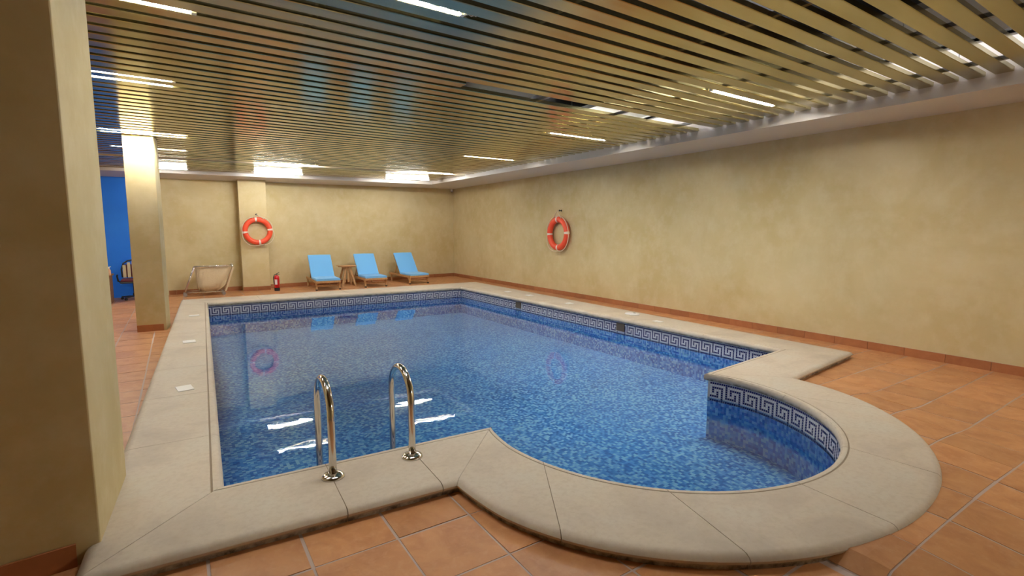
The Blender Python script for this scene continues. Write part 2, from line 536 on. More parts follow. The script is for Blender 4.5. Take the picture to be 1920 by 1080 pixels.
if wo.data.polygons[0].normal.z < 0: wo.data.flip_normals()
# greek key band, one quad per mosaic piece
KEY = ["DDDDDDDD", "D.......", "D.DDDDD.", "D.D...D.", "D.D.D.D.", "D...D.D.", "DDDDD.D.", "......D.", "DDDDDDDD"]
CS = 0.0205
skim_y = [(5.42, 5.59), (8.21, 8.38)]
bm = NB()
TOT = acc[-1]; ncol = int(TOT / (CS * 8)) * 8; step = TOT / ncol
def at_path(s):
    s %= TOT
    lo, hi = 0, n
    while hi - lo > 1:
        md = (lo + hi) // 2
        if acc[md] <= s: lo = md
        else: hi = md
    t = (s - acc[lo]) / max(1e-9, acc[lo + 1] - acc[lo])
    p, q = path[lo], path[(lo + 1) % n]
    nn = Vector((q[1] - p[1], -(q[0] - p[0]))); nn.normalize()
    return lerp2(p, q, t), nn
# which side is the water?
c0, n0 = at_path(0.5); test = (c0[0] + n0.x * 0.1, c0[1] + n0.y * 0.1)
sgn = 1 if inside_poly(test, path) else -1
def band_strip(z0, z1, off, mi):
    vs = []
    for k in range(n):
        p, nn = at_path(acc[k] + 1e-6)
        p2, nn2 = at_path(acc[k] - 1e-6)
        m_ = (nn + nn2); m_.normalize()
        m_ = m_ / max(0.5, m_.dot(nn))
        vs.append((bm.verts.new((p[0] + m_.x * sgn * off, p[1] + m_.y * sgn * off, z0)), bm.verts.new((p[0] + m_.x * sgn * off, p[1] + m_.y * sgn * off, z1))))
    for k in range(n):
        a, b = vs[k], vs[(k + 1) % n]
        f = bm.faces.new((a[0], b[0], b[1], a[1])); f.material_index = mi
band_strip(-0.006 - 9 * CS, 0.0125, 0.0015, 2)
for c in range(ncol):
    s0, s1 = c * step + 0.0020, (c + 1) * step - 0.0020
    (a, na), (b, nb) = at_path(s0), at_path(s1)
    if (na - nb).length > 0.5: continue
    mx_, my_ = (a[0] + b[0]) / 2, (a[1] + b[1]) / 2
    sk_ = mx_ > 5.5 and any(y0 < my_ < y1 for y0, y1 in skim_y)
    for r in range(9):
        if sk_ and 1 <= r <= 6: continue
        ch = KEY[r][c % 8]
        zt = -0.006 - r * CS - 0.0018; zb = zt - CS + 0.0036
        q = [(a[0] + na.x * sgn * .003, a[1] + na.y * sgn * .003), (b[0] + nb.x * sgn * .003, b[1] + nb.y * sgn * .003)]
        f = bm.faces.new([bm.verts.new((*q[0], zt)), bm.verts.new((*q[1], zt)), bm.verts.new((*q[1], zb)), bm.verts.new((*q[0], zb))])
        f.material_index = 0 if ch == 'D' else 1
o = addp('greek_key_border', bm, [M_NAVY, M_PEARL, M_BANDGROUT]); o['kind'] = 'stuff'; o['label'] = 'white and navy greek key mosaic border'
for y0, y1 in skim_y:
    xx = 5.655 - (y0 - 3.03) * 0.0102 + 0.030
    bm = NB(); box(bm, xx - 0.012, xx + 0.03, y0, y1, -0.135, -0.012)
    f = [q for q in bm.faces if q.calc_center_median().x < xx - 0.008]
    bmesh.ops.inset_region(bm, faces=f, thickness=0.012, depth=-0.01)
    addp('skimmer_opening', bm, M_BROWNHOLE)

# coping stones
PROF_IN = [(0.055, 0.000), (0.016, 0.002), (0.004, 0.012), (0.0, 0.032), (0.003, 0.052), (0.013, 0.065), (0.028, 0.070), (0.042, 0.069), (0.0450, 0.064), (0.050, 0.064), (0.0535, 0.070)]
PROF_OUT = [(0.040, 0.070), (0.022, 0.067), (0.008, 0.058), (0.0, 0.045), (0.002, 0.034), (0.010, 0.026), (0.016, 0.022), (0.018, -0.004)]
def outer_s(fn, s):
    """outer parameter that makes the joint square to the inner edge"""
    if s <= 0.003 or s >= 0.997: return s
    (ia, oa), (ib, ob) = fn(0.0), fn(1.0)
    p = fn(s)[0]; d = (ib[0] - ia[0], ib[1] - ia[1])
    e = (ob[0] - oa[0], ob[1] - oa[1])
    return ((p[0] - oa[0]) * d[0] + (p[1] - oa[1]) * d[1]) / (e[0] * d[0] + e[1] * d[1])
def coping_piece(fn, wn, s0, s1, ns, square):
    bm = NB(); rows = []
    q0, q1 = (outer_s(fn, s0), outer_s(fn, s1)) if square else (s0, s1)
    for k in range(ns + 1):
        i = fn(s0 + (s1 - s0) * k / ns)[0]
        o = fn(q0 + (q1 - q0) * k / ns)[1]
        row = []
        for d, z in PROF_IN: row.append(bm.verts.new((*lerp2(i, o, d / wn), z)))
        for d, z in PROF_OUT: row.append(bm.verts.new((*lerp2(i, o, 1 - d / wn), z)))
        row.append(bm.verts.new((*lerp2(i, o, 0.055 / wn), -0.004)))
        rows.append(row)
    m = len(rows[0])
    for A, B in zip(rows, rows[1:]):
        for k in range(m): bm.faces.new((A[k], A[(k + 1) % m], B[(k + 1) % m], B[k]))
    bm.faces.new(rows[0]); bm.faces.new(rows[-1])
    return bm
cuts = {0: [0.38, 0.685], 1: [0.10, 0.235, 0.36, 0.485, 0.61, 0.735, 0.87], 2: [0.17, 0.34, 0.5, 0.67, 0.84], 3: [0.12, 0.25, 0.37, 0.49, 0.62, 0.74, 0.87], 4: [], 5: [0.17, 0.40, 0.56, 0.72, 0.87]}
for si, (fn, wn, npc, sub) in enumerate(SEGS):
    cs = [0.0] + cuts[si] + [1.0]
    i0, o0 = fn(0.3); i1, o1 = fn(0.31); Lm = math.dist(lerp2(i0, o0, .5), lerp2(i1, o1, .5)) * 100
    for a, b in zip(cs, cs[1:]):
        e = 0.0022 / Lm
        addp('coping_stone', coping_piece(fn, wn, a + e, b - e, (12 if sub > 1 else 1), sub == 1), M_COPING, smooth=False)
# mortar bed closing the joints a hair below the surface
bm = NB()
rows = []
for fn, wn, npc, sub in SEGS:
    nn_ = 48 if sub > 1 else 8
    for k in range(nn_):
        i, o = fn(k / nn_)
        rows.append([bm.verts.new((*lerp2(i, o, 0.012 / wn), 0.064)), bm.verts.new((*lerp2(i, o, 0.02 / wn), 0.0665)), bm.verts.new((*lerp2(i, o, 1 - 0.03 / wn), 0.0665)), bm.verts.new((*lerp2(i, o, 1 - 0.012 / wn), 0.045)), bm.verts.new((*lerp2(i, o, 1 - 0.022 / wn), 0.0)), bm.verts.new((*lerp2(i, o, 0.04 / wn), 0.015))])
for k in range(len(rows)):
    A, B = rows[k], rows[(k + 1) % len(rows)]
    for q in range(6): bm.faces.new((A[q], A[(q + 1) % 6], B[(q + 1) % 6], B[q]))
addp('mortar_bed', bm, M_MORTAR)
for f in [p for p in bpy.data.objects if p.name.startswith('coping_stone')]:
    for pl in f.data.polygons: pl.use_smooth = True
    f.data.set_sharp_from_angle(angle=math.radians(38)) if hasattr(f.data, 'set_sharp_from_angle') else None

# ------------------------------------------------------------------ ceiling
def slat_z(x, y): return 2.70 - (5.72 - x) / 6.5 * 0.13 * (max(y, 0) / 12.3) ** 3
ceiling = struct(obj('ceiling', box(NB(), -3.2, 7.4, -3.0, 14.4, 3.20, 3.30), M_VOID))
SP, SW, SH = 0.175, 0.118, 0.036
def slat_bm(x0, x1):
    bm = NB(); b = 0.004
    prof = [(0, SH), (0, b), (b, 0), (SW - b, 0), (SW, b), (SW, SH), (SW - 0.014, SH), (0.014, SH)]
    A = [bm.verts.new((x0, y, z)) for y, z in prof]; B = [bm.verts.new((x1, y, z)) for y, z in prof]
    k = len(prof)
    for i in range(k): bm.faces.new((A[i], A[(i + 1) % k], B[(i + 1) % k], B[i]))
    bm.faces.new(A); bm.faces.new(B)
    return bm
proto = None; hole = None
K0 = -14; K1 = 61
for k in range(K0, K1 + 1):
    y = 1.484 + SP * k
    if k == 52: continue                       # wide seam where the two slat fields meet
    if k == 15:
        o = obj('slat', slat_bm(-8.6, -3.50), M_SLAT, ceiling)
    elif proto is None:
        o = proto = obj('slat', slat_bm(-8.6, 0.0), M_SLAT, ceiling)
    else:
        o = bpy.data.objects.new('slat', proto.data); C.objects.link(o); o.parent = ceiling
    d = 0.13 * (max(y, 0) / 12.3) ** 3
    o.location = (5.72, y, 2.70 + random.uniform(-0.0015, 0.0015))
    o.rotation_euler = (random.uniform(-0.006, 0.006), -d / 6.5, random.uniform(-0.0004, 0.0004))
# pale trim in the seam
bm = NB(); box(bm, -8.6, 0, 0, 0.022, -0.004, 0.03)
o = obj('seam_trim', bm, M_BEIGE, ceiling); o.location = (5.72, 1.484 + SP * 52 + 0.10, 2.70); o.rotation_euler = (0, -0.0127, 0)
for cx in (-1.2, 0.06, 0.80, 2.04, 3.20, 4.33, 5.45):
    bm = NB()
    za, zb = slat_z(cx, 0) + SH + 0.004, slat_z(cx, 12.2) + SH + 0.004
    zs = [(-1.0, za), (4, slat_z(cx, 4) + SH + .004), (8, slat_z(cx, 8) + SH + .004), (12.4, zb)]
    for (y0, z0), (y1, z1) in zip(zs, zs[1:]): bar(bm, (cx, y0, z0 + .016), (cx, y1, z1 + .016), 0.035, 0.03)
    obj('carrier_rail', bm, M_GALV, ceiling)
    for y in [0.4 + 1.2 * q for q in range(10)]:
        bm = NB(); tube(bm, [(cx + 0.02, y, slat_z(cx, y) + 0.05), (cx + 0.02, y, 3.20)], 0.003, 5)
        obj('hanger_wire', bm, M_GALV, ceiling)
# boxed duct and lowered panel over the right-hand side, seen through the gaps
struct(obj('ceiling_panel', box(NB(), 4.42, 5.34, -2.6, 12.5, 2.94, 2.99), M_PANEL))
o = tag(obj('air_duct', box(NB(), 2.35, 3.6, 3.6, 12.0, 2.98, 3.18), M_GALV, bev=0.01), 'dark grey air duct above the gap of the missing ceiling slat', 'duct')

# white soffit around the slats
def soffit(name, pts):
    """pts: list of (lip xy, lip z, wall xy, wall z)"""
    bm = NB(); rows = []
    for (lx, ly), lz, (wx, wy), wz in pts:
        rows.append([bm.verts.new((lx, ly, lz + 0.5)), bm.verts.new((lx, ly, lz)), bm.verts.new((wx, wy, wz)), bm.verts.new((wx, wy, lz + 0.5))])
    for A, B in zip(rows, rows[1:]):
        for k in range(4): bm.faces.new((A[k], A[(k + 1) % 4], B[(k + 1) % 4], B[k]))
    bm.faces.new(rows[0]); bm.faces.new(rows[-1])
    return struct(obj(name, bm, M_WHITE))
soffit('trim_soffit_right', [((5.72, -2.6), 2.59, (6.78, -2.6), 2.655), ((5.72, 6.0), 2.595, (6.99, 6.0), 2.655), ((5.72, 12.55), 2.630, (7.22, 14.30), 2.685)])
soffit('trim_soffit_back', [((-3.0, 12.36), 2.50, (-3.0, 13.25), 2.43), ((-0.1, 12.38), 2.535, (-0.1, 13.27), 2.485), ((5.72, 12.55), 2.630, (7.22, 14.30), 2.685)])

# ------------------------------------------------------------------ lamps
def make_lamp(L, zt, M_TUBE, tr_=0.014):
    root = empty('ceiling_light')
    for s, x in enumerate((0, L)):
        o = obj('lampholder', box(NB(), -0.014, 0.014, -0.018, 0.018, -0.004, 0.052), M_HOUSE, root, bev=0.003); o.location = (x, 0, 0)
    bm = NB(); tube(bm, [(0.012, 0, zt), (L - 0.012, 0, zt)], tr_, 12); obj('tube', bm, M_TUBE, root, smooth=True)
    h0, h1 = (0.052, 0.10) if tr_ > 0.01 else (0.030, 0.042)
    bm = NB(); box(bm, -0.03, L + 0.03, -0.02, 0.02, h0, h1); obj('housing', bm, M_HOUSE, root, bev=0.003)
    return root
def gap_y(y):
    k = round((y - 1.484 + 0.0285) / SP); return 1.484 - 0.0285 + SP * k
LAMPS = [
 # x0, x1, y, snap, label
 (4.22, 5.25, 3.05, 1, 'lit ceiling tube light nearest the right wall in the foreground', 0, 1.3),
 (4.21, 5.22, 5.43, 1, 'lit ceiling tube light second along the right wall', 0, 1.3),
 (4.23, 5.25, 8.00, 1, 'lit ceiling tube light third along the right wall', 0, 1.3),
 (4.23, 5.32, 10.53, 2, 'lit tube light in ceiling seam above the right lounger', 0, 1.0),
 (4.22, 5.35, 11.90, 3, 'lit tube light against back soffit nearest the far right corner', 0, 0.6),
 (0.52, 1.52, 2.90, 1, 'lit tube light at top edge of the view beside loose white cable', 0, 0.8),
 (1.41, 2.38, 10.53, 2, 'lit tube light in ceiling seam in front of the lifebuoy pillar', 0, 1.0),
 (1.40, 2.37, 11.95, 3, 'lit tube light against back soffit beside the lifebuoy pillar', 0, 0.6),
 (-0.85, 0.16, 3.70, 1, 'lit tube light at top left edge above the near pillar', 0, 0.22),
 (-0.95, 0.05, 5.48, 1, 'lit pair of bright tube lights beside the near pillar', 1, 0.22),
 (-0.76, 0.18, 8.24, 1, 'lit tube light directly in front of the middle pillar', 1, 0.6),
 (-0.75, 0.20, 9.73, 1, 'lit tube light just behind the middle pillar', 0, 0.22),
 (-0.70, 0.24, 11.90, 3, 'lit tube light against back soffit behind the middle pillar', 0, 0.22),
 (-2.55, -1.55, 11.05, 1, 'added fill tube light above the brown desk, hidden behind the near pillar', 0, 1.3),  # invented lamp out of view, put in to brighten the blue wall
 (4.22, 5.25, -1.75, 1, 'added fill tube light behind the camera near the right wall', 0, 1.0),  # unseen lamp added as fill for the foreground
]
for x0, x1, y, snap, lab, twin, pw in LAMPS:
    M_TUBE = M_TUBES[pw]
    yy = gap_y(y) + 0.006 if snap == 1 else y
    r = make_lamp(x1 - x0, 0.019 if snap == 1 else 0.010, M_TUBE, 0.014 if snap < 3 else 0.0095)
    r.location = (x0, yy, slat_z(x0, yy) + (0.002 if snap < 3 else -0.030))
    r.rotation_euler = (0, -math.atan2(slat_z(x1, yy) - slat_z(x0, yy), x1 - x0), 0)
    tag(r, lab, 'ceiling light', 'tube lights in the slatted ceiling')
    if twin:
        bm = NB(); Lm = x1 - x0
        tube(bm, [(0.012, SP, 0.019), (Lm - 0.012, SP, 0.019)], 0.0140, 12); obj('tube', bm, M_TUBE, r, smooth=True)
        bm = NB(); box(bm, -0.03, Lm + 0.03, SP - 0.025, SP + 0.025, 0.052, 0.10); obj('housing', bm, M_HOUSE, r, bev=0.004)
bm = NB()
pts = []
for q in range(40):
    t = q / 39; pts.append((1.30 + 0.30 * t + 0.03 * math.sin(q * 1.3), gap_y(2.9) - 0.01 + 0.02 * math.cos(q * 1.7), 2.712 + 0.012 * math.sin(q * 2.1)))
tube(bm, pts, 0.004, 6)
tag(obj('cable', bm, M_PLASTIC, smooth=True), 'loose white cable tangled at the end of the top tube light', 'cable')

# an added hidden tube above the lowered panel lights the white margin seen through the gaps by the right wall
r = empty('added_cove_light', (5.49, 0.2, 3.00)); tag(r, 'added hidden tube light above the slats lighting the white margin by the right wall', 'ceiling light')
M_ADDED_COVE = mat('added_cove_tube', (0.9, 0.9, 0.9), 0.4, 0, (0.93, 0.94, 1.0), 3.2)
bm = NB(); tube(bm, [(0, 0, 0), (0, 9.5, 0)], 0.013, 8); obj('tube', bm, M_ADDED_COVE, r, smooth=True)
bm = NB(); box(bm, -0.03, 0.03, 0, 9.5, 0.016, 0.05); box(bm, -0.055, -0.03, 0, 9.5, -0.07, 0.05); box(bm, -0.055, 0.03, 0, 9.5, -0.07, -0.05); obj('housing', bm, M_HOUSE, r)

# ------------------------------------------------------------------ pool ladder
lad = tag(empty('pool_ladder', (0.85, 2.71, 0.07)), 'stainless steel pool ladder handrails curving over the near pool edge', 'ladder')
for rx, wx in ((0.628, 0.640), (1.084, 1.100)):
    pts = [(rx - .85, 0, 0.0), (rx - .85, 0, 0.12), (rx - .85, 0.0, 0.315)]
    R_ = 0.185; 
    for q in range(0, 13):
        a = math.pi - math.pi * q / 12
        pts.append((rx - .85 + (wx - rx) * q / 12, R_ + R_ * math.cos(a), 0.315 + R_ * 1.0 * math.sin(a)))
    pts += [(wx - .85, 2 * R_, 0.1), (wx - .85, 2 * R_, -0.3), (wx - .85, 2 * R_, -0.60)]
    bm = NB(); tube(bm, pts, 0.0205, 16); h = obj('handrail', bm, M_STEEL, lad, smooth=True)
    bm = NB(); lathe(bm, [(0.062, 0.0), (0.061, 0.007), (0.052, 0.016), (0.034, 0.021), (0.021, 0.024)], 28)
    f = obj('flange', bm, M_STEEL, lad, smooth=True); f.location = (rx - .85, 0, 0.0)
for z in (-0.36, -0.54):
    bm = NB(); box(bm, -0.21, 0.25, 0.33, 0.41, z, z + 0.025); obj('tread', bm, M_STEEL, lad, bev=0.005)

# ------------------------------------------------------------------ lifebuoys
def lifebuoy(center, R, r, normal_rot, label, hookdz, tilt=0.0):
    """ring in local XZ plane, facing -Y"""
    root = empty('lifebuoy', center, normal_rot)
    def ringpt(a, rad, off=0): return (rad * math.cos(a), off, rad * math.sin(a))
    bm = NB()
    N, M = 64, 20
    vs = [[bm.verts.new(((R + r * math.cos(2 * math.pi * j / M)) * math.cos(2 * math.pi * i / N), -r * 0.9 * math.sin(2 * math.pi * j / M), (R + r * math.cos(2 * math.pi * j / M)) * math.sin(2 * math.pi * i / N))) for j in range(M)] for i in range(N)]
    for i in range(N):
        for j in range(M): bm.faces.new((vs[i][j], vs[(i + 1) % N][j], vs[(i + 1) % N][(j + 1) % M], vs[i][(j + 1) % M]))
    obj('ring', bm, M_ORANGE, root, smooth=True)
    for q in range(4):
        a0 = math.pi / 2 * q + tilt - 0.075; bm = NB(); rr = r * 1.03
        g = [[bm.verts.new(((R + rr * math.cos(2 * math.pi * j / M)) * math.cos(a0 + 0.15 * i / 4), -rr * 0.9 * math.sin(2 * math.pi * j / M), (R + rr * math.cos(2 * math.pi * j / M)) * math.sin(a0 + 0.15 * i / 4))) for j in range(M)] for i in range(5)]
        for i in range(4):
            for j in range(M): bm.faces.new((g[i][j], g[i + 1][j], g[i + 1][(j + 1) % M], g[i][(j + 1) % M]))
        obj('band', bm, M_TAPE, root, smooth=True)
    pts = []
    for i in range(80):
        a = 2 * math.pi * i / 80
        sag = abs(math.sin(2 * (a - tilt)))
        pts.append(ringpt(a, R + r * 1.05 + 0.035 * sag * (1.4 if math.sin(a) < 0 else 0.5), -0.015 - 0.02 * sag))
    bm = NB(); tube(bm, pts, 0.009, 6, closed=True); obj('grab_rope', bm, M_ROPE, root, smooth=True)
    bm = NB(); tube(bm, [ringpt(math.pi / 2 + 0.35, R + r * .8, -r * .7), (0.0, -0.035, hookdz), ringpt(math.pi / 2 - 0.45, R + r * .8, -r * .7)], 0.009, 6)
    obj('hanging_rope', bm, M_ROPE, root, smooth=True)
    tag(root, label, 'lifebuoy', 'orange lifebuoys on the walls')
    hk = empty('wall_hook', (center[0], center[1], center[2] + hookdz), normal_rot)
    bm = NB(); lathe(bm, [(0.022, 0), (0.022, 0.01), (0.009, 0.014), (0.009, 0.055), (0.02, 0.06), (0.02, 0.068)], 12)
    k = obj('peg', bm, M_DARK, hk, smooth=False); k.rotation_euler = (math.pi / 2, 0, 0); k.location = (0, 0.09, 0)
    return root, hk
r1, h1 = lifebuoy((1.548, 13.02, 1.388), 0.262, 0.056, 0.03, 'orange lifebuoy hanging on the back pillar above the fire extinguisher', 0.375, 0.12)
tag(h1, 'small dark hook on the back pillar holding the lifebuoy rope', 'hook')
r2, h2 = lifebuoy((6.955, 8.71, 1.352), 0.305, 0.066, -math.pi / 2 - 0.0253, 'orange lifebuoy with white rope hanging on the right wall', 0.50, 0.05)
tag(h2, 'small dark hook on the right wall holding the lifebuoy rope', 'hook')

# ------------------------------------------------------------------ fire extinguisher
fe = tag(empty('fire_extinguisher', (1.868, 12.80, 0), 0.2), 'red fire extinguisher standing on floor beside the back pillar', 'fire extinguisher')
bm = NB(); lathe(bm, [(0.058, 0.06), (0.058, 0.30), (0.052, 0.33), (0.036, 0.355), (0.018, 0.365)], 24); obj('cylinder', bm, M_RED, fe, smooth=True)
bm = NB(); lathe(bm, [(0.056, 0.0), (0.059, 0.004), (0.059, 0.07), (0.056, 0.075)], 24); obj('foot_ring', bm, M_DARK, fe, smooth=False)
bm = NB(); lathe(bm, [(0.017, 0.36), (0.017, 0.395), (0.010, 0.40)], 12); obj('valve', bm, M_STEEL, fe)
bm = NB(); bar(bm, (0, 0, 0.40), (0.05, -0.04, 0.43), 0.018, 0.01); bar(bm, (0, 0, 0.39), (0.055, -0.045, 0.385), 0.018, 0.008); obj('handle', bm, M_DARK, fe)
bm = NB(); tube(bm, [(-0.012, 0, 0.385), (-0.055, -0.01, 0.375), (-0.075, -0.01, 0.32), (-0.072, -0.01, 0.22), (-0.068, -0.01, 0.16)], 0.009, 8); obj('hose', bm, M_DARK, fe, smooth=True)
bm = NB()
g = [[bm.verts.new((0.0595 * math.cos(a), 0.0595 * math.sin(a), z)) for a in [math.radians(200 + 12 * i) for i in range(6)]] for z in (0.15, 0.27)]
for i in range(5): bm.faces.new((g[0][i], g[0][i + 1], g[1][i + 1], g[1][i]))
obj('paper_label', bm, M_LABEL, fe, smooth=True)

# ------------------------------------------------------------------ sun loungers
def make_lounger():
    W = 0.56; h = W / 2
    root = empty('sun_lounger')
    for s in (-1, 1):
        bm = NB(); bar(bm, (s * (h - .015), 0.0, 0.195), (s * (h - .015), 1.30, 0.215), 0.03, 0.055); obj('side_rail', bm, M_WOOD, root, bev=0.006)
        bm = NB(); bar(bm, (s * (h - .015), 0.05, 0.19), (s * (h - .02), 0.075, 0.09), 0.035, 0.05, (0, 1, 0)); bar(bm, (s * (h - .02), 0.075, 0.10), (s * (h - .015), 0.055, 0.025), 0.032, 0.04, (0, 1, 0))
        bar(bm, (s * (h - .015), 0.16, 0.175), (s * (h - .02), 0.075, 0.12), 0.03, 0.035)
        lg = obj('leg', bm, M_WOOD, root, bev=0.004)
        bm = NB(); box(bm, s * (h - .015) - .02, s * (h - .015) + .02, 0.033, 0.077, 0.0, 0.03); obj('foot_cap', bm, M_DARK, lg)
        bm = NB(); bar(bm, (s * (h - .02), 1.20, 0.19), (s * (h - .02), 1.18, 0.0), 0.032, 0.045, (0, 1, 0)); obj('leg', bm, M_WOOD, root, bev=0.004)
    bm = NB(); bar(bm, (-h + .02, 0.075, 0.105), (h - .02, 0.075, 0.105), 0.022, 0.03); obj('stretcher', bm, M_WOOD, root)
    bm = NB(); bar(bm, (-h + .02, 1.19, 0.10), (h - .02, 1.19, 0.10), 0.022, 0.03); obj('stretcher', bm, M_WOOD, root)
    bm = NB(); bar(bm, (-h + .01, 0.015, 0.20), (h - .01, 0.015, 0.20), 0.03, 0.05); obj('end_rail', bm, M_WOOD, root, bev=0.004)
    for q in range(8):
        bm = NB(); y = 0.07 + q * 0.078; bar(bm, (-h + .03, y, 0.218), (h - .03, y, 0.218), 0.05, 0.012); obj('seat_slat', bm, M_WOOD, root)
    y0, z0, y1, z1 = 0.64, 0.235, 1.03, 0.735
    d = Vector((0, y1 - y0, z1 - z0)).normalized(); nrm = Vector((0, -d.z, d.y))
    for s in (-1, 1):
        bm = NB(); bar(bm, (s * (h - .03), y0, z0), (s * (h - .03), y1, z1), 0.028, 0.03, (0, 0, 1)); obj('back_rail', bm, M_WOOD, root)
    for q in range(9):
        t = 0.06 + q * 0.11; bm = NB(); p = Vector((0, y0 + (y1 - y0) * t, z0 + (z1 - z0) * t)) + nrm * 0.014
        bar(bm, p + Vector((-h + .012, 0, 0)), p + Vector((h - .012, 0, 0)), 0.045, 0.012, nrm); obj('back_slat', bm, M_WOOD, root)
    bm = NB()
    for s in (-1, 1): bar(bm, (s * (h - .06), y0 + .22, z0 + .28), (s * (h - .06), y0 + .42, 0.22), 0.02, 0.02)
    bar(bm, (-h + .06, y0 + .42, 0.22), (h - .06, y0 + .42, 0.22), 0.02, 0.02)
    obj('back_prop', bm, M_WOOD, root)
    # one-piece folded cushion: seat pad and back pad with rounded edges
    prof = [(0.0, 0.225), (0.0, 0.272), (0.30, 0.276), (y0 - .01, 0.282)]
    up = nrm * 0.02; tk = nrm * 0.058
    bm = NB()
    top = [(0.005, 0.276), (0.3, 0.279), (y0 - 0.035, 0.283)]
    pb = Vector((0, y0, z0)); pt = Vector((0, y1 + .02, z1 + .028))
    line_top = [(y, z) for y, z in top] + [((pb + tk).y + 0.012, (pb + tk).z + .006), ((pb + tk * 1.0 + (pt - pb) * .5).y, (pb + tk + (pt - pb) * .5).z), ((pt + tk).y, (pt + tk).z)]
    line_bot = [(0.005, 0.226), (0.3, 0.226), (y0 - 0.02, 0.228), ((pb + up).y + .01, (pb + up).z + .004), ((pb + up + (pt - pb) * .5).y, (pb + up + (pt - pb) * .5).z), ((pt + up).y, (pt + up).z)]
    rows = []
    for (ya, za), (yb, zb) in zip(line_top, line_bot):
        rows.append([bm.verts.new((x, y, z)) for x, y, z in ((-h + .012, yb, zb), (-h + .005, (ya + yb) / 2, (za + zb) / 2), (-h + .018, ya, za), (0, ya, za + 0.003), (h - .018, ya, za), (h - .005, (ya + yb) / 2, (za + zb) / 2), (h - .012, yb, zb))])
    m = 7
    for A, B in zip(rows, rows[1:]):
        for k in range(m): bm.faces.new((A[k], A[(k + 1) % m], B[(k + 1) % m], B[k]))
    bm.faces.new(rows[0]); bm.faces.new(rows[-1])
    obj('cushion', bm, M_CUSH, root, bev=0.010)
    return root
lg = make_lounger()
for k, (x, y, a, lab) in enumerate([(2.905, 12.24, -0.03, 'wooden sun lounger with sky blue cushion, leftmost, beside the small table'),
                                    (4.085, 12.33, 0.0, 'wooden sun lounger with sky blue cushion, the middle one of three'),
                                    (5.30, 12.47, 0.08, 'wooden sun lounger with sky blue cushion nearest the far corner')]):
    o = lg if k == 0 else copy_tree(lg)
    o.location = (x, y, 0); o.rotation_euler = (0, 0, a)
    tag(o, lab, 'sun lounger', 'sun loungers along the back wall')

# small wooden table
st = tag(empty('side_table', (3.55, 13.05, 0), 0.1), 'small wooden folding table with crossed slatted legs between two loungers', 'table')
for q in range(5):
    bm = NB(); x = -0.16 + q * 0.08; box(bm, x - .036, x + .036, -0.19, 0.19, 0.50, 0.52); obj('top_slat', bm, M_WOOD, st, bev=0.003)
bm = NB(); box(bm, -0.17, 0.17, -0.13, -0.10, 0.475, 0.50); box(bm, -0.17, 0.17, 0.10, 0.13, 0.475, 0.50); obj('top_batten', bm, M_WOOD, st)
for s in (-1, 1):
    for t in (-1, 1):
        bm = NB(); bar(bm, (s * 0.05, t * 0.09, 0.48), (s * 0.17, t * 0.15, 0.0), 0.05, 0.016, (0, 1, 0)); obj('leg', bm, M_WOOD, st)
bm = NB()
for x in (-0.07, 0.0, 0.07): bar(bm, (x, -0.08, 0.48), (x * 1.3, -0.10, 0.10), 0.045, 0.014, (0, 1, 0))
obj('centre_slats', bm, M_WOOD, st)

# ------------------------------------------------------------------ laundry trolley
tr = tag(empty('laundry_trolley', (0.55, 12.75, 0)), 'steel laundry trolley with sagging beige canvas bag by the back wall', 'laundry trolley')
TLx, TRx, zt = -0.30, 0.42, 0.615
for yy in (-0.17, 0.17):
    bm = NB(); tube(bm, [(TLx, yy, zt), (TLx - 0.19, yy - 0.0, 0.085)], 0.013, 8); obj('slanted_post', bm, M_STEEL, tr, smooth=True)
    bm = NB(); tube(bm, [(TLx - .01, yy, zt), (TRx, yy, zt + .01)], 0.012, 8); obj('top_rail', bm, M_STEEL, tr, smooth=True)
    bm = NB(); tube(bm, [(TRx, yy, zt + .05), (TRx - 0.02, yy, zt - .03), (TRx - 0.20, yy, 0.06)], 0.012, 8); obj('rear_post', bm, M_STEEL, tr, smooth=True)
    bm = NB(); tube(bm, [(TLx - 0.19, yy, 0.085), (TRx - 0.20, yy, 0.075)], 0.012, 8); obj('bottom_rail', bm, M_STEEL, tr, smooth=True)
    for xx in (TLx - 0.19, TRx - 0.20):
        bm = NB(); lathe(bm, [(0.012, -0.014), (0.036, -0.012), (0.036, 0.012), (0.012, 0.014)], 16)
        o = obj('castor', bm, M_GALV, tr); o.rotation_euler = (math.pi / 2, 0, 0); o.location = (xx, yy, 0.037)
bm = NB(); tube(bm, [(TLx, -0.17, zt), (TLx, 0.17, zt)], 0.012, 8); tube(bm, [(TRx, -0.17, zt), (TRx, 0.17, zt)], 0.012, 8); obj('cross_rail', bm, M_STEEL, tr, smooth=True)
for s in (-1,):
    bm = NB(); lathe(bm, [(0.008, 0), (0.022, 0.006), (0.022, 0.02), (0.008, 0.026)], 12); o = obj('knob', bm, M_STEEL, tr); o.location = (TLx, -0.17, zt + 0.01)
